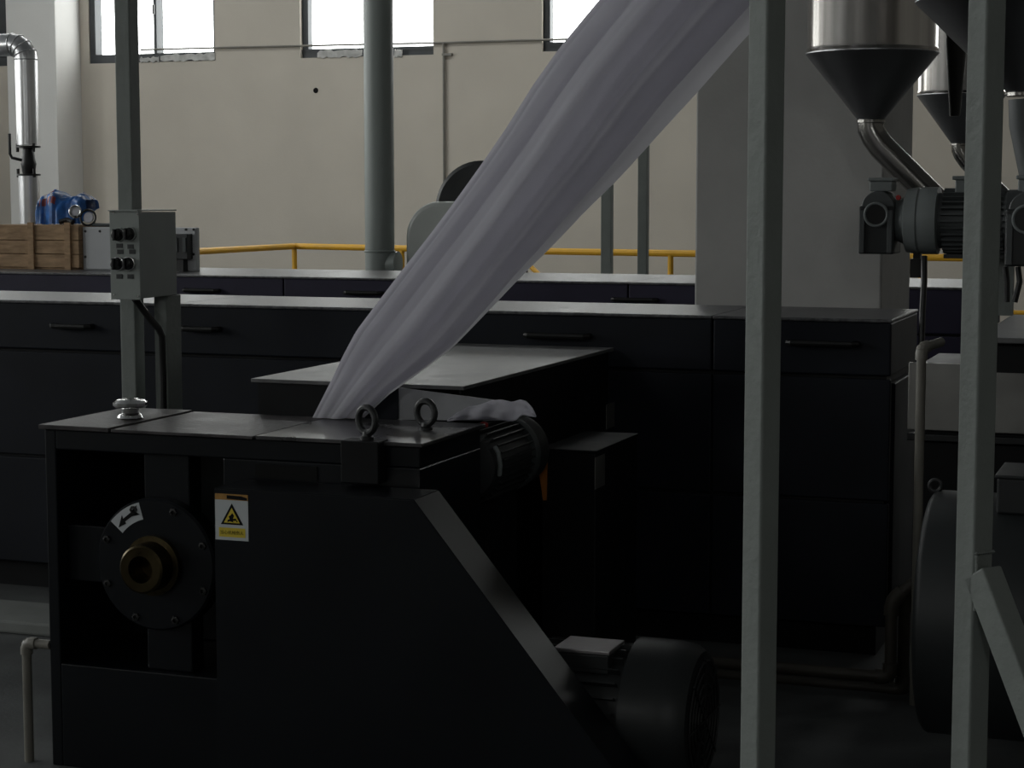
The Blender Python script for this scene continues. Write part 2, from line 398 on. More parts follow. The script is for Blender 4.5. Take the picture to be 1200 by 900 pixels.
machB = enclosure('rear_machine', 'rear indigo machine enclosure with pale top standing behind the long navy one', -12.0, onY(1150, 335, YB0).x, YB0, YB1, ZA, [-9.2, -6.6, -4.6, -2.7],
          [(428, 343, .2), (745, 351, .22), (238, 340, .2)], M_navyB, .22, M_topA)

# ------------------------------------------------------------------ front pulling machine
X0, X1, Y0, Y1, ZT = -3.105, -1.945, 4.63, 5.08, 0.992
fm = thing('feeding_machine', 'dark square-framed feeding machine taking in the white fabric, topped with steel plates', 'machine', ((X0+X1)/2, (Y0+Y1)/2, 0))
ox0 = onY(67, 600, Y0).x; ox1 = onY(262, 600, Y0).x
oz1 = onY(150, 531, Y0).z; oz0 = onY(150, 785, Y0).z
fr = MB().box(X0, ox0, Y0, Y1, 0, ZT-.009).box(ox0, X1, Y0, Y1, oz1, ZT-.009).box(ox0, X1, Y0, Y1, 0, oz0).box(ox1, X1, Y0, Y1, oz0, oz1).box(ox0, ox1, Y1-.05, Y1, oz0, oz1)
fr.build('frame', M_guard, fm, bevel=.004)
MB().box(onY(300, 540, Y0).x, onY(372, 540, Y0).x, Y0-.004, Y0+.01, onY(330, 561, Y0).z, onY(330, 545, Y0).z).build('slot_hole_dark', M_ink, fm)  # thin black plate painting in the darkness of an open slot
xa, xb = onY(131, 504, Y0).x, onY(300, 511, Y0).x
for (a, b, zz, mm) in ((X0-.012, xa-.004, ZT+.004, M_plate), (xa+.004, xb-.005, ZT, M_plate), (xb+.005, X1+.012, ZT+.002, M_plate2)):
    MB().box(a, b, Y0-.012, Y1+.01, ZT-.018 if False else ZT-.009, zz).build('top_plate', mm, fm, bevel=.002)
vb0, vb1 = onY(163, 600, Y0).x, onY(216, 600, Y0).x
MB().box(vb0, vb1, Y0+.03, Y0+.10, oz0, oz1).build('bearing_bar', M_guard, fm, bevel=.004)
MB().box(ox0, ox1, Y0+.05, Y0+.12, onY(100, 686, Y0).z, onY(100, 620, Y0).z).build('cross_bar', M_guard, fm, bevel=.004)
dc = onY(184, 661, Y0)
RD = 0.188
disc = MB().lathe((dc.x, Y0+.05, dc.z), (0,-1,0), [(0, RD), (.055, RD), (.062, RD-.006), (.062, .09)], 64).build('flange_disc', M_guard, fm, True)
YD = Y0 - .012
for k in range(8):
    w = PI/8 + k*PI/4
    p = Vector((dc.x + math.cos(w)*RD*.88, YD, dc.z + math.sin(w)*RD*.88))
    MB().lathe(p, (0,-1,0), [(-.002, .012), (.006, .012), (.007, .006), (.001, .006)], 6).build('bolt', M_rub, disc)
# arrow label on the disc
w0, w1 = math.radians(105), math.radians(140)
def ringpt(w, r, y): return Vector((dc.x + math.cos(w)*r, y, dc.z + math.sin(w)*r))
lb = MB(); n = 8
lb.prism([ringpt(w0+(w1-w0)*k/n, RD*.96, YD-.0005) for k in range(n+1)] + [ringpt(w1-(w1-w0)*k/n, RD*.70, YD-.0005) for k in range(n+1)], (0, -.001, 0))
al = lb.build('arrow_label', M_white, disc)
hub = MB().lathe((dc.x, Y0, dc.z), (0,-1,0), [(0, .085), (.03, .085), (.032, .07), (.085, .068), (.09, .062), (.09, .038), (.02, .036)], 40).build('brass_hub', M_brass, fm, True)
hub['label'] = 'dull brass bored hub'
ar = MB()
def rp(t, rr): return ringpt(w0+(w1-w0)*t, RD*rr, YD-.0018)
ar.prism([rp(t, rr) for t, rr in ((.96, .80), (.62, .90), (.66, .845), (.35, .86), (.08, .93), (.20, .845), (.05, .78), (.35, .80), (.66, .795), (.66, .76))], (0, -.001, 0))
ar.build('arrow_mark', M_ink, disc)
# chrome knob
kc = onZ(152, 492, ZT+.004); kc.y = Y0 + .22; kc = Vector((onY(153, 490, Y0+.2).x, Y0+.2, ZT+.004))
kn = MB().lathe(kc, (0,0,1), [(0, .036), (.004, .038), (.012, .034), (.018, .026), (.03, .026), (.034, .044), (.040, .050), (.048, .050), (.056, .040), (.060, .022), (.061, 0)], 10).build('clamp_knob', M_chrome, fm, True)
kn['label'] = 'polished steel clamping knob'
# eye bolts
def eyebolt(px, yy, zb, R, axis, post):
    c = Vector((onY(px, 495, yy).x, yy, zb))
    e = MB().torus(c + Vector((0,0,post+R)), axis, R, .0095).build('eye_bolt', M_iron, fm, True)
    MB().lathe(c, (0,0,1), [(0, .019), (.006, .019), (.01, .013), (post+.004, .011)], 16).build('shank', M_iron, e, True)
bx = onY(422, 540, Y0-.03)
b0, b1 = onY(399, 540, Y0-.05).x, onY(443, 540, Y0-.05).x
MB().box(b0, b1, Y0-.05, Y0+.02, onY(420, 567, Y0-.05).z, onY(420, 517, Y0-.05).z).build('lifting_block', M_black, fm, bevel=.003)
eyebolt(430, Y0-.01, onY(420, 517, Y0-.05).z, .034, (0.42, .9, 0), .018)
eyebolt(499, Y0+.27, ZT+.002, .032, (0.30, 1, 0), .016)
# guide plate and bracket behind the slot
yy = 5.105
MB().prism([onY(466, 454, yy), onY(596, 471, yy), onY(596, 493, yy), onY(466, 492, yy)], (0, .004, 0)).build('guide_plate', M_panelg, fm)
MB().prism([onY(466, 454, yy-.01), onY(466, 491, yy-.01), onY(424, 491, yy-.01), onY(440, 470, yy-.01)], (0, .008, 0)).build('side_bracket', M_navy, fm)

# sheet-metal guard in front of it
GY0, GY1 = 4.45, 4.615
g = thing('machine_guard', 'charcoal sheet-metal guard with a sloping side and a warning sticker, front centre', 'guard', (-1.7, 4.55, 0))
A = onY(252, 577, GY0); Bp = onY(484, 583, GY0); Cp = onY(715, 900, GY0)
ztop = (A.z + Bp.z)/2
k = (Cp.x - Bp.x)/(Cp.z - ztop)
xend = Bp.x + k*(0.02 - ztop)
TH = .004
poly = [Vector((A.x, GY0, .0)), Vector((A.x, GY0, ztop)), Vector((Bp.x, GY0, ztop)), Vector((xend, GY0, .02)), Vector((xend, GY0, 0))]
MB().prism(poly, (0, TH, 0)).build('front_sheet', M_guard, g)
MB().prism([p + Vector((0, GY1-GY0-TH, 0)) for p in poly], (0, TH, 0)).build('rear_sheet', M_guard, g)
MB().box(A.x, Bp.x+.002, GY0+.001, GY1, ztop-.001, ztop+.004).build('top_sheet', M_guard, g)
sl = MB(); d = (poly[3]-poly[2]).normalized(); nn = Vector((-d.z, 0, d.x)); nn = nn if nn.z > 0 else -nn
sl.prism([poly[2]+Vector((0, .001, 0)), poly[3]+Vector((0, .001, 0)), poly[3]+nn*.004+Vector((0, .001, 0)), poly[2]+nn*.004+Vector((0, .001, 0))], (0, GY1-GY0-.001, 0)).build('sloping_sheet', M_guard, g)
MB().box(A.x-.003, A.x, GY0, GY1, 0, ztop).build('side_sheet', M_guard, g)
# warning sticker
ys_ = GY0 - .0012
sx0, sx1 = onY(252, 600, GY0).x+.001, onY(291, 600, GY0).x
s0, s1 = onY(270, 633, GY0).z, onY(270, 586, GY0).z
sign = MB().box(sx0, sx1, ys_, GY0, s0, s1).build('warning_sticker', M_white, g); sign['label'] = 'white and yellow machine hazard sticker'
w = sx1 - sx0; hh = s1 - s0
def flat(name, pts, dy, m_): return MB().prism([Vector((sx0 + u*w, ys_-dy, s0 + v*hh)) for u, v in pts], (0, -.0006, 0)).build(name, m_, sign)
flat('sticker_header', [(0, 1.0), (1, 1.0), (1, 1.15), (0, 1.15)], -.0005, M_so)
flat('header_print', [(.36, 1.03), (.97, 1.01), (.97, 1.07), (.8, 1.11), (.36, 1.12)], .0002, M_ink)
flat('sign_triangle', [(.17, .39), (.85, .39), (.51, .92)], 0, M_ink)
flat('triangle_field', [(.27, .435), (.75, .435), (.51, .81)], .0008, M_sy)
flat('hazard_pictogram', [(.38, .45), (.46, .48), (.56, .45), (.55, .49), (.64, .50), (.66, .46), (.69, .47), (.63, .55), (.55, .54), (.58, .62), (.53, .68), (.47, .62), (.42, .60), (.45, .53), (.39, .51)], .0016, M_ink)
flat('text_band', [(.11, .08), (.91, .08), (.91, .31), (.11, .31)], 0, M_sy)
try:
    cu = D.curves.new('sticker_text', 'FONT'); cu.body = '\u5f53\u5fc3\u673a\u68b0\u4f24\u4eba'; cu.size = 1.0; cu.align_x = 'CENTER'; cu.align_y = 'CENTER'
    to = D.objects.new('tmp_text', cu); COL.objects.link(to); bpy.context.view_layer.update()
    me = D.meshes.new_from_object(to.evaluated_get(bpy.context.evaluated_depsgraph_get()))
    D.objects.remove(to)
    xs_ = [v.co.x for v in me.vertices]; ys2 = [v.co.y for v in me.vertices]
    sc_ = min(.70*w/(max(xs_)-min(xs_)), .17*hh/(max(ys2)-min(ys2)))
    cx, cy = (max(xs_)+min(xs_))/2, (max(ys2)+min(ys2))/2
    for v in me.vertices:
        v.co = Vector((sx0+.51*w + (v.co.x-cx)*sc_, ys_-.0012, s0+.195*hh + (v.co.y-cy)*sc_)) - g.location
    me.materials.clear(); me.materials.append(M_ink)
    o = D.objects.new('sticker_text', me); COL.objects.link(o); o.parent = sign
except Exception as ex:
    print('text', ex)

# ------------------------------------------------------------------ hood behind
hd = thing('feed_hood', 'low box hood with a scratched grey top plate behind the feeding machine', 'machine hood', (-2.365, 5.89, 0))
HX0, HX1, HY0, HY1, HZ = -2.715, -2.022, 5.145, 6.64, 1.093
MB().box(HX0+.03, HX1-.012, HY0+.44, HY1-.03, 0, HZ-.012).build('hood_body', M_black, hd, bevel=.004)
MB().box(HX0, HX1, HY0, HY1, HZ-.012, HZ).build('top_plate', M_hoodtop, hd, bevel=.002)
MB().box(HX0+.02, HX0+.035, HY0+.01, HY0+.44, .55, HZ-.012).build('side_apron', M_black, hd)
MB().box(HX0+.02, -2.16, HY0+.008, HY0+.02, .55, HZ-.012).build('front_apron', M_black, hd)
MB().box(HX1-.02, HX1-.012, HY0+.012, HY0+.44, 1.0, HZ-.012).build('side_lip', M_black, hd)
p = onX(715, 487, HX1-.012)
MB().box(HX1-.013, HX1-.0105, p.y-.05, p.y+.05, p.z-.045, p.z+.045).build('rating_label', M_scr, hd)
# drive cabinet right of the hood
cb = thing('drive_cabinet', 'small black drive cabinet standing beside the hood with a pale label', 'cabinet', (-1.87, 5.85, 0))
MB().box(-1.955, -1.775, 5.64, 6.1, 0, .845).build('cabinet_body', M_black, cb, bevel=.005)
MB().box(-1.96, -1.77, 5.635, 6.105, .845, .853).build('cabinet_top', M_black, cb, bevel=.002)
p = onX(704, 552, -1.775); MB().box(-1.776, -1.7735, p.y-.06, p.y+.04, p.z-.05, p.z+.05).build('pale_label', M_scr, cb)
p = onY(635, 560, 5.63); MB().prism([onY(630, 539, 5.635), onY(642, 539, 5.635), onY(641, 586, 5.635), onY(637, 586, 5.635)], (0, -.006, 0)).build('orange_strip', M_org, cb)

# ------------------------------------------------------------------ motors
def ribs(mb, c, ax, r0, r1, l0, l1, n, th=.004):
    c = Vector(c); ax = Vector(ax).normalized(); a = ax.cross(Vector((0,0,1))).normalized(); b = ax.cross(a)
    for k in range(n):
        w_ = 2*PI*k/n; d_ = a*math.cos(w_) + b*math.sin(w_)
        mb.bar(c + ax*l0 + d_*(r0+r1)/2, c + ax*l1 + d_*(r0+r1)/2, r1-r0, th, up=ax.cross(d_))
m1 = thing('finned_motor', 'black finned motor tucked beside the hood behind the steel-topped machine', 'motor', (-2.0, 5.3, 0))
c = Vector((-2.0, 5.10, .862))
bd = MB().lathe(c, (0,1,0), [(0, .05), (.008, .088), (.03, .098), (.33, .098)], 32).build('motor_body', M_motord, m1, True)
rb = MB(); ribs(rb, c, (0,1,0), .096, .112, .03, .3, 30); rb.build('cooling_fins', M_motord, m1)
MB().lathe(c + Vector((0,.3,0)), (0,1,0), [(0, .114), (.012, .118), (.03, .118), (.034, .110)], 36).build('flange', M_motor, m1, True)
MB().lathe(c + Vector((0,.36,0)), (0,1,0), [(-.03, .09), (.05, .110), (.07, .110), (.08, .06)], 36).build('gear_head', M_motord, m1, True)
for k in range(10):
    w_ = PI*.05 + k*PI/10; MB().lathe(c + Vector((math.cos(w_)*.106, .335, math.sin(w_)*.106)), (0,-1,0), [(0, .007), (.012, .006)], 6).build('flange_bolt', M_iron, m1)
MB().lathe(c + Vector((0, -.001, 0)), (0,-1,0), [(0, .04), (.006, .036)], 20).build('end_cover', M_motord, m1, True)
MB().tube([c + Vector((.085, .02, .06)), c + Vector((.100, .006, .045)), c + Vector((.106, .006, .01)), c + Vector((.100, .014, -.02))], .007, 8).build('cable_loop', M_gm, m1, True)
MB().box(-2.05, -1.95, 5.2, 5.4, 0, .77).build('pedestal', M_black, m1)
MB().lathe(c + Vector((.02, .10, .112)), (0,0,1), [(-.004, .013), (.008, .012), (.010, .006)], 10).build('vent_plug', M_redd, m1, True)

m2 = thing('drive_motor', 'dark drive motor with a pale terminal-box lid beside the sloping guard', 'motor', (-1.35, 4.79, 0))
mc = Vector((0, 4.83, .262)); xl = onY(625, 800, 4.83).x; xc = onY(748, 800, 4.83).x; xr = onY(826, 830, 4.83).x
MB().lathe((xl, mc.y, mc.z), (1,0,0), [(0, .10), (.02, .165), (xc-xl, .165)], 36).build('motor_body', M_motord, m2, True)
rb = MB(); ribs(rb, (xl, mc.y, mc.z), (1,0,0), .163, .185, .04, xc-xl-.02, 28, .005); rb.build('cooling_fins', M_motord, m2)
cw = MB().lathe((xc-.005, mc.y, mc.z), (1,0,0), [(0, .185), (.004, .205), (.10, .205), (xr-xc-.03, .198), (xr-xc-.004, .18), (xr-xc, .165)], 44).build('fan_cowl', M_big, m2, True)
gr = MB()
for k in range(5): gr.torus((xr-.002, mc.y, mc.z), (1,0,0), .035+.03*k, .004, 36, 6)
for k in range(8):
    w_ = k*PI/4; gr.bar((xr, mc.y, mc.z), (xr, mc.y+math.cos(w_)*.165, mc.z+math.sin(w_)*.165), .006, .006, up=(1,0,0))
gr.build('cowl_grille', M_iron, cw, True)
q0 = onY(650, 761, 4.71); q1 = onY(714, 764, 4.71)
MB().box(q0.x, q1.x-.004, 4.714, 4.85, .39, q1.z-.012).build('terminal_box', M_motord, m2, bevel=.005)
MB().box(q0.x-.004, q1.x, 4.71, 4.854, q1.z-.012, q1.z).build('terminal_lid', M_lid, m2, bevel=.003)
for s_ in (-.16, .10): MB().box(xl+.03, xc-.04, mc.y+s_, mc.y+s_+.06, 0, .16).build('motor_foot', M_motord, m2)

# ------------------------------------------------------------------ control stand on the left
st = thing('control_stand', 'grey-green steel post stand rising behind the clamp knob on the left', 'stand', (-3.47, 5.8, 0))
px0 = onY(135.5, 120, 5.75).x; px1 = onY(153, 120, 5.75).x
MB().box(px0, px1, 5.75, 5.813, 0, 4.2).build('tall_post', M_post, st, bevel=.004)
bx0, bx1 = onY(131, 300, 5.6).x, onY(163.5, 300, 5.6).x
zb1, zb0 = onY(163, 249, 5.6).z, onY(163, 350, 5.6).z
MB().box(onY(181, 400, 5.8).x, onY(196, 400, 5.8).x, 5.8, 5.90, 0, zb0).build('short_post', M_post, st, bevel=.004)
MB().box(px0, bx0-.001, 5.76, 5.80, zb0+.03, zb0+.07).build('cross_strap', M_post, st)
MB().box(px0-.06, bx1+.06, 5.7, 5.95, 0, .012).build('base_plate', M_post, st)
ct = thing('control_box', 'grey-green control box with four rotary knobs fixed on the left post', 'control box', (bx0, 5.6, zb0))
MB().box(bx0, bx1, 5.603, 5.845, zb0, zb1).build('box_body', M_ctrl, ct, bevel=.003)
MB().box(bx0-.004, bx1+.004, 5.595, 5.603, zb0-.004, zb1+.004).build('face_plate', M_ctrl, ct, bevel=.002)
MB().prism([(bx0-.004, 5.587, zb1+.004), (bx1+.002, 5.587, zb1+.004), (bx1+.002, 5.846, zb1+.004), (bx0-.004, 5.846, zb1+.004)], (0, 0, .004)).build('rain_lip', M_ctrl, ct)
for (u, v, big) in ((140, 275, 0), (153, 274, 0), (139, 309, 1), (152, 309, 1)):
    p = onY(u, v, 5.595)
    kb = MB().lathe(p, (0,-1,0), [(0, .021), (.010, .021), (.012, .018), (.028, .016), (.031, .012)], 20).build('rotary_knob', M_rub, ct, True)
    MB().lathe(p, (0,-1,0), [(0, .0235), (.008, .0235), (.010, .018)], 20).build('knob_ring', M_chrome if big else M_ctrl, kb, True)
    MB().box(p.x-.004, p.x+.004, p.y-.040, p.y-.022, p.z-.019, p.z+.019).build('knob_grip', M_rub, kb, bevel=.001)
for (u, v) in ((140, 288), (153, 289), (141, 295), (155, 295), (140, 324), (153, 324)):
    p = onY(u, v, 5.594); MB().box(p.x-.012, p.x+.012, 5.5935, 5.595, p.z-.0075, p.z+.0075).build('name_tag', M_motord, ct)
for (u, v) in ((133, 249), (161, 251), (134, 345), (162, 347)):
    p = onY(u, v, 5.595); MB().lathe((p.x, 5.595, p.z), (0,-1,0), [(0, .004), (.003, .003)], 8).build('corner_screw', M_chrome, ct)
for i, ((a, b), (c_, d_)) in enumerate((((157, 352), (188, 388)), ((163, 352), (191, 386)))):
    pass
cd = MB().tube([onY(158, 350, 5.7), onY(164, 358, 5.72), onY(176, 374, 5.74), onY(186, 385, 5.76), onY(190, 394, 5.77), onY(191, 440, 5.77), Vector((onY(191, 440, 5.77).x, 5.77, .1))], .012, 10).build('control_cable', M_rub, smooth=True)
tag(cd, 'black cable bending out from under the knobbed control box down the short post', 'cable')

# ------------------------------------------------------------------ two tube posts in the foreground
def tube_post(name, label, pxh, depth, top, brace=False):
    p = onY(pxh, 227, 1.0); ang = math.atan2(p.x, p.y)                 # direction from camera
    r = ray(pxh, 227); fwd = Vector((-math.sin(YAW), math.cos(YAW), 0)); hv = Vector((r.x, r.y, 0)); c = hv * (depth / hv.dot(fwd))
    t = thing(name, label, 'post', (c.x, c.y, 0), 'foreground tube posts')
    vdir = hv.normalized(); right = Vector((vdir.y, -vdir.x, 0))
    a = (right - vdir).normalized(); b = (right + vdir).normalized()   # a: right and towards the camera, b: right and away
    h = .025
    prof = [c - a*h - b*h, c + a*h - b*h, c + a*h + b*h, c - a*h + b*h]
    MB().prism(prof, (0, 0, top)).build('square_tube', M_post, t, bevel=.005, seg=3)
    MB().box(c.x-.08, c.x+.08, c.y-.08, c.y+.08, 0, .01).build('foot_plate', M_post, t)
    if brace:
        z0 = 1.65 - (672-227)*depth/F
        s = c + a*h*.9 + Vector((0, 0, z0)); e = c + a*(h + z0*.60)
        br = MB().bar(s, e, .056, .05, up=b).build('diagonal_brace', M_post, t, bevel=.004)
        wl = MB(); random.seed(5)
        for k in range(14):
            q = c + a*(h+.002) - b*(h*.85) + Vector((0, 0, z0 + .03 - k*.0075)); q = q + a*random.random()*.003
            wl.lathe(q, (0,0,1), [(-.005, .0), (-.003, .0035), (.003, .0035), (.005, 0)], 8)
        for k in range(8):
            q = c + a*(h+.002) + b*(-h*.8 + k*.006) + Vector((0, 0, z0+.037)); wl.lathe(q, (0,0,1), [(-.004, 0), (0, .0045), (.004, 0)], 8)
        wl.build('weld_bead', M_post, br, True)
    return t, c
tube_post('steel_post', 'grey-green square steel post in the foreground crossing the end of the white fabric', 896.5, 3.6, 4.2)
tube_post('steel_post', 'grey-green square steel post with a welded diagonal brace at the right edge', 1151.5, 3.55, 4.2, True)

# ------------------------------------------------------------------ fabric
def lerp_poly(pts, t):
    L = [0]
    for i in range(len(pts)-1): L.append(L[-1] + math.dist(pts[i], pts[i+1]))
    x = t*L[-1]
    for i in range(len(pts)-1):
        if x <= L[i+1] or i == len(pts)-2:
            u = (x-L[i])/(L[i+1]-L[i]); return tuple(pts[i][k] + (pts[i+1][k]-pts[i][k])*u for k in range(2))
left = [(364, 490), (374, 470), (386, 446), (399, 418), (414, 389), (438, 356), (466, 318), (498, 276), (531, 231), (560, 190), (588, 149), (618, 101), (650, 56), (678, 22), (708, -14), (760, -75), (812, -135), (960, -310)]
inner = [(420, 490), (433, 478), (450, 462), (470, 447), (494, 430), (523, 407), (545, 384), (573, 352), (599, 321), (628, 289), (664, 246), (700, 205), (737, 160), (775, 112), (838, 42), (894, -20), (950, -85), (1095, -250)]
right = [(424, 490), (437, 478), (453, 463), (474, 448), (497, 431), (527, 408), (549, 385), (579, 353), (607, 323), (640, 290), (680, 247), (720, 207), (762, 160), (806, 112), (866, 44), (930, -20), (990, -85), (1140, -250)]
YFB = 5.03
def sm(a, b, x):
    x = max(0, min(1, (x-a)/(b-a))); return x*x*(3-2*x)
# (centre at the bottom, centre at the top, half-width, forward bulge)
folds = [(.05, .035, .05, .010), (.24, .20, .13, .014), (.40, .33, .10, .012), (.62, .47, .15, .085), (.80, .66, .10, .022), (.93, .80, .11, .065), (.99, .95, .10, .012)]
def sheet(lp, rp2, NT, NU, dy0, fol, round_, amp, flap=False):
    rows = []
    for i in range(NT+1):
        t = i/NT
        a = onY(*lerp_poly(lp, t), YFB); b = onY(*lerp_poly(rp2, t), YFB); row = []
        t *= 1.22; ga = .30 + .70*sm(0, .55, t)
        for j in range(NU+1):
            u = j/NU; ss = u; dp = 0
            for (c0_, c1_, s_, h_) in fol:
                cc = c0_ + (c1_-c0_)*t + .018*math.sin(4.2*t + c0_*11)
                x = (u-cc)/s_; e = math.exp(-x*x*(1.0 if x < 0 else 3.6))      # steep on the right: lapped pleats
                dp -= h_*e*ga*(1 + .2*math.sin(4*t + c0_*20))
                ss += (.30 if x < 0 else .75)*s_*x*e
            dp += amp*(.004*math.sin(u*23 + 3.0*t) + .010*noise.noise(Vector((u*5, t*2.2, 3))) + .003*noise.noise(Vector((u*16, t*3, 8))))*ga
            dp += round_*(2*u-1)**2*ga + dy0*ga
            if flap: dp -= .015*max(0, (u-.80)/.20)*ga
            p = a + (b-a)*max(-.02, min(1.02, ss)) + Vector((0, dp, 0)); row.append(p)
        rows.append(row)
    return rows
ft = thing('mesh_fabric', 'long gathered strand of translucent white mesh fabric drawn down into the machine slot', 'fabric', (onY(394, 490, YFB).x, YFB, ZT+.004))
for nm, rw in (('front_layers', sheet(left, inner, 120, 240, 0.0, folds, .05, 1.2)), ('rear_layer', sheet(left, right, 80, 60, .075, [(.3, .3, .12, .02), (.6, .55, .12, .02)], .0, .6, True)), ('inner_layer', sheet(left, inner, 60, 40, .04, [(.4, .4, .15, .015)], .01, .5))):
    o = MB().grid(rw).build(nm, M_fab, ft)
    for p in o.data.polygons: p.use_smooth = True
# crumpled scrap over the finned motor
top = [(524, 492), (536, 483), (548, 477), (562, 474), (574, 470), (586, 468), (592, 469), (600, 471), (610, 468), (617, 470), (624, 479), (628, 488)]
bot = [(524, 493), (540, 492), (555, 492), (570, 491), (580, 491), (588, 493), (596, 494), (604, 493), (608, 489), (613, 486), (620, 488), (628, 489)]
rows = []
for i in range(9):
    v = i/8; row = []
    for j in range(34):
        u = j/33; T_ = lerp_poly(top, u); B_ = lerp_poly(bot, u)
        q = (T_[0]+(B_[0]-T_[0])*v, T_[1]+(B_[1]-T_[1])*v)
        dy = -.035*math.sin(v*PI*.9)*math.sin(u*PI) + .028*noise.noise(Vector((u*5, v*3, 1.7))) + .012*math.sin(u*26 + v*3)
        pp = onY(q[0], q[1], min(5.101, 5.078 + dy*.5)); pp.z = max(pp.z, ZT+.006) if pp.x < X1+.02 else pp.z; row.append(pp)
    rows.append(row)
sc_o = MB().grid(rows).build('fabric_scrap', M_fab); [setattr(p, 'use_smooth', True) for p in sc_o.data.polygons]
sc_o.modifiers.new('thickness', 'SOLIDIFY').thickness = .002
tag(sc_o, 'crumpled white fabric scrap lying over the finned motor', 'fabric scrap')

# ------------------------------------------------------------------ things on the rear machine (left)
ZB = ZA
cy0 = 9.46
cx1 = onY(91, 300, cy0).x; cx0 = cx1 - .62; ch = onY(60, 264, cy0).z - ZB
cr = thing('wooden_crate', 'rough pine crate with upright battens on the rear machine, far left', 'crate', ((cx0+cx1)/2, cy0+.2, ZB))
CY1 = cy0 + .40
ph = (ch-.03)/3
for k in range(3):
    z0 = ZB + .012 + k*(ph+.004)
    MB().box(cx0, cx1, cy0+.014, cy0+.030, z0, z0+ph).build('plank', M_wood, cr, bevel=.002)
    MB().box(cx0, cx1, CY1-.03, CY1-.014, z0, z0+ph).build('plank', M_wood, cr, bevel=.002)
    MB().box(cx1-.016, cx1, cy0+.030, CY1-.03, z0, z0+ph).build('plank', M_wood, cr, bevel=.002)
    MB().box(cx0, cx0+.016, cy0+.030, CY1-.03, z0, z0+ph).build('plank', M_wood, cr, bevel=.002)
for k in range(4):
    y0 = cy0+.016 + k*.093; MB().box(cx0, cx1, y0, y0+.088, ZB+ch-.010, ZB+ch).build('lid_plank', M_wood, cr, bevel=.002)
for u in (36, 79):
    xx = onY(u, 300, cy0).x; MB().box(xx-.020, xx+.020, cy0, cy0+.014, ZB, ZB+ch+.016).build('batten', M_wood, cr, bevel=.002)
MB().box(cx0+.02, cx1-.02, cy0+.03, CY1-.03, ZB, ZB+.012).build('base_board', M_wood, cr)
# grey enclosure
gy = 9.5
gx0, gx1 = cx1+.006, onY(230, 290, gy).x; gz = onY(110, 266, gy).z
ge = thing('grey_enclosure', 'light grey electrical enclosure on the rear machine beside the wooden crate', 'enclosure', ((gx0+gx1)/2, gy+.15, ZB))
MB().box(gx0, gx1, gy+.006, gy+.04, ZB, gz).build('enclosure_body', M_grey, ge, bevel=.004)
xq = onY(100, 290, gy).x
MB().box(xq, gx1-.005, gy, gy+.006, ZB+.006, gz-.006).build('front_cover', M_grey, ge, bevel=.002)
for (u, v) in ((100, 271), (117, 271), (100, 301), (218, 269), (227, 269), (227, 298)):
    p = onY(u, v, gy); MB().lathe((p.x, gy, p.z), (0,-1,0), [(0, .008), (.004, .007)], 10).build('cover_screw', M_rub, ge)
q0, q1 = onY(196, 274, gy-.06), onY(220, 304, gy-.06)
dv = thing('terminal_relay', 'dark relay block fixed on the grey enclosure right of the control box', 'relay', ((q0.x+q1.x)/2, gy-.03, q1.z))
MB().box(q0.x, q1.x, gy-.06, gy-.001, q1.z, q0.z).build('relay_case', M_motord, dv, bevel=.004)
for k, u in enumerate((206, 216)):
    p = onY(u, 287, gy-.062); MB().box(p.x-.010, p.x+.010, gy-.066, gy-.06, p.z-.04, p.z+.04).build('terminal_strip', M_motor, dv)
MB().box(q0.x+.01, q1.x-.035, gy-.05, gy-.001, ZB, q1.z).build('relay_foot', M_rub, dv)
# blue bag on the crate and gauge
zc_ = ZB + ch
bgy = cy0+.22
B0 = onY(50, 262, bgy).x; B1 = onY(109, 262, bgy).x; hb = onY(60, 224, bgy).z - zc_
bm_ = MB(); bm_.cur = 0; rows = []
outl = [(0.0, .70), (.10, .88), (.28, 1.0), (.42, .98), (.52, .86), (.60, .78), (.72, .82), (.80, .93), (.92, .88), (1.0, .76)]
nu, nv = 36, 18
def prof(u):
    for i in range(len(outl)-1):
        if outl[i][0] <= u <= outl[i+1][0]:
            f_ = (u-outl[i][0])/(outl[i+1][0]-outl[i][0]); return outl[i][1] + (outl[i+1][1]-outl[i][1])*f_
    return outl[-1][1]
for j in range(nv+1):
    v = j/nv; row = []
    for i in range(nu+1):
        u = i/nu; w_ = v*PI                    # half-loop front -> top -> back
        H_ = prof(u)*hb
        dep = .11*(1 - .35*abs(2*u-1))
        lowz = 0 if u < .55 else (u-.55)/.45*.50*hb*(1 if v > 0 else 1)
        y_ = bgy - dep*math.cos(w_) ; z_ = zc_ + lowz + (H_-lowz)*math.sin(w_)**.45 if 0 < v < 1 else zc_ + lowz
        nz = noise.noise(Vector((u*6, v*4, .3)))*.03 + abs(noise.noise(Vector((u*11, v*7, 4))))*.03
        row.append(Vector((B0 + (B1-B0)*u + .3*nz, y_ - nz, max(zc_+.002, z_ + nz*.4))))
    rows.append(row)
bm_.grid(rows)
nf = len(bm_.f)
for k in range(nf):
    j, i = divmod(k, nu)
    if 2 <= j <= 3 and 3 <= i <= 15 and i % 4 != 0: bm_.mi[k] = 2
    if 6 <= j <= 7 and 1 <= i <= 13: bm_.mi[k] = 2 if i < 11 else 0
    if (4 <= j <= 5 and 2 <= i <= 12 and (i+j) % 5 < 2) or (j in (8, 9) and i > 20): bm_.mi[k] = 1
bg_o = bm_.build('plastic_bag', [M_blue, M_bagw, M_bagr])
for p in bg_o.data.polygons: p.use_smooth = True
tag(bg_o, 'crumpled blue printed plastic sack lying on the wooden crate', 'bag')
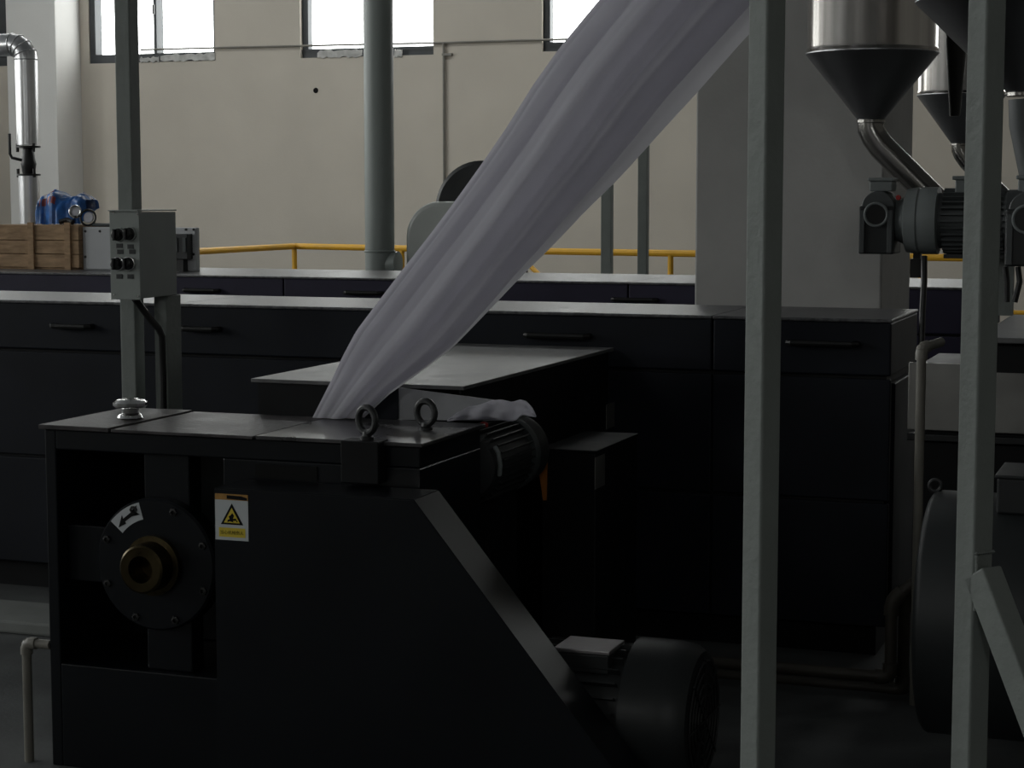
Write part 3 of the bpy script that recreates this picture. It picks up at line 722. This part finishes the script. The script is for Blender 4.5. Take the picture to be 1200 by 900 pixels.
for nm, u, v, r_, lab in (('pressure_gauge', 88, 248, .033, 'small pale round gauge lying in front of the blue sack'), ('hose_ring', 103, 250, .045, 'black ring with a pale centre at the right end of the blue sack')):
    p = onY(u, v, cy0+.05); p.z = max(p.z, zc_ + r_ + .006)
    if nm == 'hose_ring':
        p = onY(u, v, gy+.025); p.z = gz + r_ + .008
    t = thing(nm, lab, 'gauge' if nm == 'pressure_gauge' else 'ring', (p.x, p.y, p.z - r_ - .006))
    MB().torus(p, (.2, -1, .15), r_, .0065, 24, 8).build('rim', M_rub if nm == 'hose_ring' else M_chrome, t, True)
    MB().lathe(p + Vector((0, .006, 0)), (.2, -1, .15), [(-.02, r_*.5), (0, r_*.7 if nm == 'hose_ring' else r_), (.004, r_*.6)], 20).build('dial', M_bagw, t, True)
    if nm == 'pressure_gauge':
        MB().cyl(p - Vector((0, 0, r_+.006)), p - Vector((0, 0, r_-.01)), .014, n=10).build('gauge_stem', M_rub, t, True)
cbl = MB().tube([Vector((onY(70, 258, cy0+.06).x, cy0+.06, zc_+.018)), Vector((onY(78, 258, cy0+.06).x, cy0+.07, zc_+.03)), Vector((onY(86, 258, cy0+.06).x, cy0+.055, zc_+.016))], .015, 8).build('hose_piece', M_rub, smooth=True)
tag(cbl, 'short black hose piece on the crate before the blue sack', 'hose')
cbl = MB().tube([Vector((onY(108, 262, gy+.03).x, gy+.03, gz+.013)), Vector((onY(118, 262, gy+.08).x, gy+.03, gz+.012)), Vector((onY(132, 262, gy+.08).x, gy+.03, gz+.011)), Vector((onY(150, 262, gy+.08).x, gy+.03, gz+.011))], .010, 8).build('enclosure_cable', M_motor, smooth=True)
tag(cbl, 'grey cable lying along the top of the light grey enclosure', 'cable')
# clad pipe with valve
py_ = 10.6
cxp = onY(32.5, 150, py_).x; R_ = .073*1.0
R_ = (onY(46, 150, py_).x - onY(18, 150, py_).x)/2*.79
zel = onY(31, 52, py_).z
cp = thing('insulated_pipe', 'aluminium-clad pipe with a mitred elbow and black valve at the far left', 'pipe', (cxp, py_, 0))
RB = R_*1.35
pts = [Vector((cxp-1.6, py_, zel)), Vector((cxp-RB, py_, zel))] + arc((cxp-RB, py_, zel-RB), (0,0,1), (1,0,0), RB, 0, PI/2, 4)[1:] + [Vector((cxp, py_, onY(31, 170, py_).z))]
MB().tube(pts, R_, 20).build('upper_cladding', M_foil, cp, True)
for i in (1, 2, 3, 4, 5):
    t_ = (pts[min(i+1, len(pts)-1)] - pts[i-1]).normalized()
    MB().torus(pts[i], t_, R_+.001, .004, 24, 6).build('cladding_seam', M_foil, cp, True)
zv1 = onY(31, 171, py_).z; zv0 = onY(31, 206, py_).z
MB().lathe((cxp, py_, zv0), (0,0,1), [(0, R_*1.05), (.012, R_*1.05), (.013, .04), (.05, .045), (.075, .05), (.10, .045), (zv1-zv0-.013, .035), (zv1-zv0-.012, R_*1.1), (zv1-zv0, R_*1.1)], 20).build('valve_body', M_rub, cp, True)
for s in (-1, 1):
    for zz in (zv0, zv1-.03): MB().cyl((cxp+s*R_*.85, py_-.03, zz-.01), (cxp+s*R_*.85, py_-.03, zz+.045), .010, n=8).build('flange_bolt', M_rub, cp)
MB().tube([(cxp-.03, py_-.03, zv0+.10), (cxp-.09, py_-.05, zv0+.115), (cxp-.105, py_-.05, zv0+.14), (cxp-.105, py_-.05, zv0+.27)], .010, 8).build('valve_lever', M_rub, cp, True)
MB().cyl((cxp, py_, 0), (cxp, py_, zv0), R_*.94, n=24).build('lower_cladding', M_foil, cp, True)

# ------------------------------------------------------------------ round duct, blower, slim posts, railing behind
yd = 11.0
xd = onY(444.5, 200, yd).x; rd = (onY(463, 200, yd).x - onY(426, 200, yd).x)/2*.86
dt = thing('round_duct', 'thick pale green round duct rising past the middle window', 'duct', (xd, yd, 0))
MB().cyl((xd, yd, 0), (xd, yd, ZC), rd, n=40).build('duct_tube', M_duct, dt, True)
zj = onY(444, 300, yd).z
MB().torus((xd, yd, zj+.03), (0,0,1), rd, .008, 36, 8).build('weld_ring', M_duct, dt, True)
MB().tube([(xd, yd, zj-.10), (xd+.07, yd, zj-.06), (xd+.11, yd, zj-.045), (xd+.125, yd, zj-.045)], [.06, .07, .075, .075], 20).build('side_branch', M_duct, dt, True)
xbw = onY(560, 246, 11.3).x
bw = thing('blower', 'blower with a black disc housing and a pale green rounded casing behind the fabric', 'blower', (xbw, 11.3, 0))
cz = onY(560, 246, 11.3).z; rr = onY(560, 188, 11.3).z - cz
MB().lathe((xbw, 11.45, cz), (0,-1,0), [(-.12, rr*.9), (-.1, rr), (.1, rr), (.12, rr*.92), (.12, rr*.3)], 48).build('fan_housing', M_motord, bw, True)
x0 = onY(482, 260, 11.1).x; zt2 = onY(510, 236, 11.1).z; x1_ = x0+.42
rr2 = .22
prof_ = [Vector((x0, 11.0, 0)), Vector((x0, 11.0, zt2-rr2))] + arc((x0+rr2, 11.0, zt2-rr2), (-1,0,0), (0,0,1), rr2, 0, PI/2, 8)[1:] + [Vector((x1_-.1, 11.0, zt2))] + arc((x1_-.1, 11.0, zt2-.1), (0,0,1), (1,0,0), .1, 0, PI/2, 5)[1:] + [Vector((x1_, 11.0, 0))]
MB().prism(prof_, (0, .28, 0)).build('inlet_casing', M_case, bw, True, bevel=.03, seg=4)
xk = onY(613, 310, 11.2).x
MB().cyl((xk, 11.2, .6), (xk, 11.2, onY(613, 304, 11.2).z), .03, n=14).cyl((xk-.2, 11.2, .62), (xk, 11.2, .62), .03, n=12).build('outlet_stub', M_rub, bw, True)
for k, (u0, u1) in enumerate(((704, 716), (747, 758))):
    a_ = onY(u0, 260, 12.5).x; b_ = onY(u1, 260, 12.5).x
    t = thing('slim_steel_post', ('left' if k == 0 else 'right') + ' one of two slim grey-green posts standing behind the rear machine by the column', 'post', ((a_+b_)/2, 12.52, 0), 'slim posts by the column')
    MB().box(a_, b_, 12.5, 12.56, 0, 5.0).build('post_tube', M_post, t, bevel=.004)
    MB().box(a_-.05, b_+.05, 12.46, 12.6, 0, .012).build('foot_plate', M_post, t)
# yellow railing
ZR = 1.05
def rp_(px, py): return onZ(px, py, ZR)
ra = rp_(150, 299); rb_ = rp_(345, 288.5); rc = rp_(640, 294.5); re = rp_(1085, 301.5); rf = rp_(1300, 305)
rl = thing('yellow_railing', 'yellow tube safety railing standing before the back wall', 'railing', (rb_.x, rb_.y, 0))
MB().tube([ra, rb_], .036, 10).build('top_rail', M_yel, rl, True)
MB().tube([rb_, rc, re, rf], .036, 10).build('top_rail', M_yel, rl, True)
for q in (.55,):
    MB().tube([Vector((v.x, v.y, q)) for v in (ra, rb_)], .024, 10).build('mid_rail', M_yel, rl, True)
    MB().tube([Vector((v.x, v.y, q)) for v in (rb_, rc, re, rf)], .024, 10).build('mid_rail', M_yel, rl, True)
for px in (345, 470, 560, 788, 940, 1080):
    if px == 345: v = rb_
    else:
        best = None
        segs = ((rb_, rc), (rc, re))
        for s_, e_ in segs:
            for i in range(101):
                w_ = s_ + (e_-s_)*i/100; r = RM.transposed() @ (w_ - Vector((0,0,CAMZ))); u = 600 + F*r.x/(-r.z)
                if best is None or abs(u-px) < best[0]: best = (abs(u-px), w_)
        v = best[1]
    MB().cyl((v.x, v.y, 0), (v.x, v.y, ZR), .030, n=10).build('rail_post', M_yel, rl, True)
s_ = onZ(618, 309, .9); s_ = rc + (rb_-rc)*.03
MB().tube([Vector((rc.x-.25, rc.y-.02, ZR-.08)), Vector((rc.x+.35, rc.y-.25, ZR-.55))], .026, 10).build('sloping_brace', M_yel, rl, True)

# ------------------------------------------------------------------ hoppers
def hopper(name, label, axis_px, Y, R, zlip, zout, rout, htop, pipe):
    x = onY(axis_px, 227, Y).x
    t = thing(name, label, 'hopper', (x, Y, zout), 'stainless hoppers')
    MB().lathe((x, Y, zlip), (0,0,1), [(0, R), (.012, R+.003), (.02, R), (htop, R)], 56).build('cylinder', M_steel, t, True)
    MB().lathe((x, Y, zout), (0,0,1), [(0, rout), (zlip-zout-.004, R+.006), (zlip-zout, R+.006)], 56).build('cone', M_cone, t, True)
    MB().lathe((x, Y, zout-.014), (0,0,1), [(0, rout), (.002, rout+.002), (.012, rout+.002), (.014, rout)], 28).build('outlet_collar', M_pipe, t, True)
    if pipe:
        p0 = Vector((x, Y, zout-.015)); dirv = Vector((.715, 0, -.70))
        pts = [p0, p0+Vector((.0, 0, -.02)), p0+Vector((.015, 0, -.05)), p0+Vector((.04, 0, -.085)), p0+Vector((.04, 0, -.085))+dirv*pipe*.6, p0+Vector((.04, 0, -.085))+dirv*pipe, p0+Vector((.055, 0, -.13))+dirv*pipe]
        MB().tube(pts, rout*.98, 22).build('drop_pipe', M_pipe, t, True)
    return t, x
YH = 7.14
zl = onY(1019, 62, YH).z; zo = onY(1019, 140, YH).z
R1 = (onY(1096, 60, YH).x - onY(943, 60, YH).x)/2*.985
h1, hx1 = hopper('stainless_hopper', 'stainless hopper with a bent drop pipe in front of the grey-white column', 1019, YH, R1, zl, zo, .050, 1.1, .29)
h3, hx3 = hopper('stainless_hopper', 'far stainless hopper seen behind the front hopper cones', 1124, 10.9, R1, onY(1124, 111, 10.9).z, onY(1124, 168, 10.9).z, .05, 1.1, .30)
Y2 = 6.2
h2, hx2 = hopper('stainless_hopper', 'nearest dark hopper cone at the top right behind the braced post', 1196, Y2, onY(1196, 0, Y2).x*0 + (onY(1196, 5, Y2).x - onY(1066, 5, Y2).x)*.97, onY(1070, 4, Y2).z, onY(1196, 108, Y2).z, .05, 1.0, 0)
hs = MB(); p = onY(1122, 0, 8.3)
hs.lathe((p.x, 8.3, onY(1122, 136, 8.3).z), (0,0,1), [(0, .022), (.30, .045), (.9, .06), (1.6, .06)], 20)
ho = hs.build('suction_hose', M_rub, smooth=True); tag(ho, 'tapered black suction hose hanging between the hoppers', 'hose')
# second hopper's down pipe
dp_ = MB().tube([(hx2, Y2, onY(1196, 108, Y2).z-.022), (hx2+.004, Y2, onY(1196, 108, Y2).z-.10), (hx2+.05, Y2, 1.66), (hx2+.075, Y2, 1.55), (hx2+.09, Y2, 1.46)], .045, 20).build('down_pipe', M_gmd, h2, True)

# ------------------------------------------------------------------ gear motors on the feeder
def gearmotor(label, Y, x_l, zb, s, name='gear_motor'):
    t = thing(name, label, 'motor', (x_l, Y, zb), 'geared feeder motors')
    H = .235*s
    gb = MB().box(x_l, x_l+.125*s, Y-.085*s, Y+.085*s, zb, zb+.17*s).build('gearbox', M_motord, t, bevel=.006)
    MB().lathe((x_l+.066*s, Y-.08*s, zb+.165*s), (0,1,0), [(0, .058*s), (.16*s, .058*s)], 28).build('gearbox_crown', M_gmd, t, True, bevel=.003)
    MB().lathe((x_l+.062*s, Y-.082*s, zb+.140*s), (0,-1,0), [(0, .040*s), (.010*s, .038*s), (.012*s, .036*s)], 28).build('bearing_cover', M_rub, gb, True)
    MB().torus((x_l+.062*s, Y-.094*s, zb+.140*s), (0,1,0), .040*s, .005*s, 28, 8).build('bearing_ring', M_gm, gb, True)
    for xx in (.004, .102): MB().box(x_l+xx*s, x_l+(xx+.018)*s, Y-.095*s, Y-.084*s, zb+.004*s, zb+.155*s).build('housing_rib', M_gmd, gb, bevel=.002)
    tb = MB().box(x_l+.03*s, x_l+.11*s, Y-.05*s, Y+.05*s, zb+.222*s, zb+.258*s).build('terminal_box', M_gm, t, bevel=.004)
    MB().box(x_l+.024*s, x_l+.116*s, Y-.055*s, Y+.055*s, zb+.258*s, zb+.270*s).build('terminal_lid', M_gm, tb, bevel=.003)
    ca = Vector((x_l, Y, zb+.118*s))
    MB().lathe(ca, (1,0,0), [(.12*s, .07*s), (.15*s, .085*s), (.16*s, .113*s), (.20*s, .119*s), (.205*s, .115*s), (.215*s, .119*s), (.27*s, .119*s), (.274*s, .1*s)], 40).build('adapter_flange', M_gm, t, True)
    MB().lathe(ca, (1,0,0), [(.27*s, .098*s), (.50*s, .098*s), (.51*s, .11*s), (.58*s, .11*s), (.59*s, .09*s)], 36).build('motor_body', M_gmd, t, True)
    r = MB(); ribs(r, ca, (1,0,0), .096*s, .116*s, .29*s, .50*s, 30, .004*s); r.build('cooling_fins', M_gmd, t)
    tb = MB().box(x_l+.33*s, x_l+.43*s, Y-.05*s, Y+.05*s, zb+.21*s, zb+.262*s).build('terminal_box', M_gm, t, bevel=.004)
    MB().box(x_l+.32*s, x_l+.44*s, Y-.056*s, Y+.056*s, zb+.262*s, zb+.276*s).build('terminal_lid', M_gm, tb, bevel=.003)
    MB().lathe((x_l+.135*s, Y-.06*s, zb+.2*s), (0,-1,0), [(0, .01*s), (.012*s, .008*s)], 10).build('vent_plug', M_redd, t, True)
    return t
Yg = 6.92
gx = onY(1011, 260, Yg).x; gzb = onY(1030, 297, Yg).z
g1 = gearmotor('grey-green geared feeder motor below the hopper with the bent drop pipe', Yg, gx, gzb, 1.0)
MB().box(gx+.30, gx+.56, Yg-.09, Yg+.09, gzb-.012, gzb+.002).build('mounting_plate', M_iron, g1)
MB().box(gx+.47, gx+.53, Yg+.0, Yg+.06, 1.222, gzb-.012).build('support_leg', M_post, g1)
q = onY(1075, 312, Yg)
MB().box(q.x-.022, q.x+.022, Yg-.03, Yg+.03, onY(1075, 325, Yg).z, onY(1075, 303, Yg).z).box(q.x-.013, q.x+.013, Yg-.02, Yg+.02, onY(1075, 304, Yg).z, gzb+.006).build('sensor_block', M_rub, g1)
Yg2 = 5.95
gx2 = onY(1181, 285, Yg2).x
g2 = gearmotor('second dark geared motor right of the braced post at the picture edge', Yg2, gx2, onY(1190, 311, Yg2).z, 1.0)
MB().box(gx2+.15, gx2+.21, Yg2-.02, Yg2+.04, 1.222, onY(1190, 311, Yg2).z).build('support_leg', M_post, g2)
cl = MB().tube([onY(1083, 300, Yg-.1), onY(1083, 330, Yg-.12), onY(1081, 365, Yg-.14), onY(1080, 405, Yg-.16)], .011, 8).build('motor_cable', M_rub, smooth=True)
tag(cl, 'black cable hanging from the feeder motor to the pipe elbow', 'cable')
for k, (u, lab) in enumerate(((1177, 'black cable hanging just right of the braced post'), (1192, 'second black cable hanging right of the braced post, nearer the edge'))):
    cl = MB().tube([onY(u+1, 312.5, 6.0), onY(u+3, 330, 6.0), onY(u+(3 if k == 0 else -3), 354, 6.0)], .009, 8).build('hanging_cable', M_rub, smooth=True)
    tag(cl, lab, 'cable', 'cables by the braced post')

# ------------------------------------------------------------------ extruder body on the right
XE0 = onY(1064, 460, 6.5).x
ex = thing('extruder', 'extruder line with a dull stainless side panel at the right', 'machine', (XE0+1.0, 6.8, 0))
ze1, ze0 = onY(1100, 426, 6.5).z, onY(1100, 505, 6.5).z
MB().box(XE0, XE0+2.4, 6.5, 6.52, ze0, ze1).build('side_panel', M_scr, ex, bevel=.003)
MB().box(XE0, XE0+2.4, 6.49, 6.55, ze0-.035, ze0-.012).build('edge_rail', M_iron, ex, bevel=.003)
MB().box(XE0+.02, XE0+2.4, 6.53, 7.05, .1, ze0-.04).build('base_frame', M_black, ex, bevel=.004)
MB().box(XE0+.03, XE0+2.4, 6.53, 7.05, ze0-.03, ze1-.01).build('barrel_casing', M_black, ex)
XT = onY(1150, 360, 6.0).x
MB().box(XT, XT+1.6, 5.85, 7.0, 1.205, 1.222).build('table_top', M_hoodtop, ex, bevel=.003)
MB().box(XT+.02, XT+1.58, 5.9, 6.98, ze1+.03, 1.205).build('table_skirt', M_black, ex)
for s_ in (.02, 2.2): MB().box(XE0+s_, XE0+s_+.1, 6.56, 7.0, 0, .1).build('foot', M_black, ex)
# big main motor
bmx = onY(1068, 700, 4.98).x; zt_ = onY(1120, 583, 5.2).z; zb_ = onY(1120, 868, 5.2).z
bc = Vector((bmx, 5.3, (zt_+zb_)/2)); br_ = (zt_-zb_)/2
bmn = thing('main_motor', 'large dark rounded main motor low at the right behind the braced post', 'motor', (bmx+.5, 5.3, 0))
MB().lathe(bc, (1,0,0), [(0, br_*.5), (.0, br_*.90), (.004, br_*.95), (.012, br_*.985), (.022, br_), (.32, br_)], 60).build('fan_cowl', M_big, bmn, True)
MB().lathe(bc, (1,0,0), [(.32, br_*.9), (1.1, br_*.9)], 48).build('motor_body', M_motord, bmn, True)
rbm = MB(); ribs(rbm, bc, (1,0,0), br_*.89, br_*.99, .34, 1.08, 40, .007); rbm.build('cooling_fins', M_motord, bmn)
q = onY(1172, 590, 5.25)
MB().box(q.x, q.x+.34, 5.15, 5.4, zt_-.03, onY(1180, 561, 5.15).z).build('terminal_box', M_motord, bmn, bevel=.006)
MB().box(q.x-.006, q.x+.346, 5.144, 5.406, onY(1180, 561, 5.15).z, onY(1180, 557, 5.15).z).build('terminal_lid', M_motord, bmn, bevel=.003)
for s_ in (5.02, 5.44): MB().box(bmx+.4, bmx+1.0, s_, s_+.14, 0, bc.z-br_*.72).build('motor_foot', M_motord, bmn)
q = onY(1093, 583, 5.25)
MB().torus((q.x, 5.3, zt_+.014), (0,1,0), .016, .006, 18, 8).build('lifting_eye', M_iron, bmn, True)

# ------------------------------------------------------------------ pipes
def pvc(name, label, pts, r, mm):
    t = thing(name, label, 'pipe', (pts[-1][0], pts[-1][1], min(p[2] for p in pts)))
    for i in range(len(pts)-1):
        MB().cyl(pts[i], pts[i+1], r, n=18).build('pipe_run', mm, t, True)
    for i in range(1, len(pts)-1):
        p = Vector(pts[i]); a = (Vector(pts[i-1])-p).normalized(); b = (Vector(pts[i+1])-p).normalized()
        MB().tube([p + a*r*2.4, p + a*r*1.2, p + (a+b)*r*.35, p + b*r*1.2, p + b*r*2.4], r*1.28, 18).build('elbow', mm, t, True)
    return t
yp = 6.15
p0 = onY(1080, 408, yp)
pvc('riser_pipe', 'pale grey plastic riser pipe with an elbow before the stainless panel', [(p0.x+.045, yp+.12, p0.z+.012), (p0.x, yp, p0.z), (p0.x, yp, 0)], .0155, M_pvc)
yq = 6.2
a = onY(1045, 704, yq); z_ = onY(1000, 790, yq).z
pvc('floor_pipe', 'dim brown-grey pipe along the floor rising beside the main motor, outer one', [(onY(640, 780, yq).x, yq, z_), (a.x, yq, z_), (a.x, yq, a.z), (a.x+.10, yq+.02, a.z+.09)], .02, M_pvcd)
a = onY(1060, 700, yq+.08)
pvc('floor_pipe', 'dim brown-grey pipe rising beside the main motor, inner one behind the other', [(onY(640, 780, yq).x, yq+.08, z_-.06), (a.x, yq+.08, z_-.06), (a.x, yq+.08, a.z), (a.x+.10, yq+.10, a.z+.09)], .02, M_pvcd)
yl = 4.64
a = onY(31, 753, yl)
pvc('corner_pipe', 'grey plastic pipe with an elbow standing left of the feeding machine', [(X0-.003, yl, a.z), (a.x, yl, a.z), (a.x, yl, 0)], .014, M_pvc)
# kerb along the foot of the long machine
kz = onY(10, 716, 6.2).z
kb = MB().box(-7, onY(55, 720, 6.2).x+.5, 6.0, 6.32, 0, .05).build('floor_kerb', M_kerb, bevel=.01)
tag(kb, 'low grey concrete kerb at the foot of the long machine on the left', 'kerb')
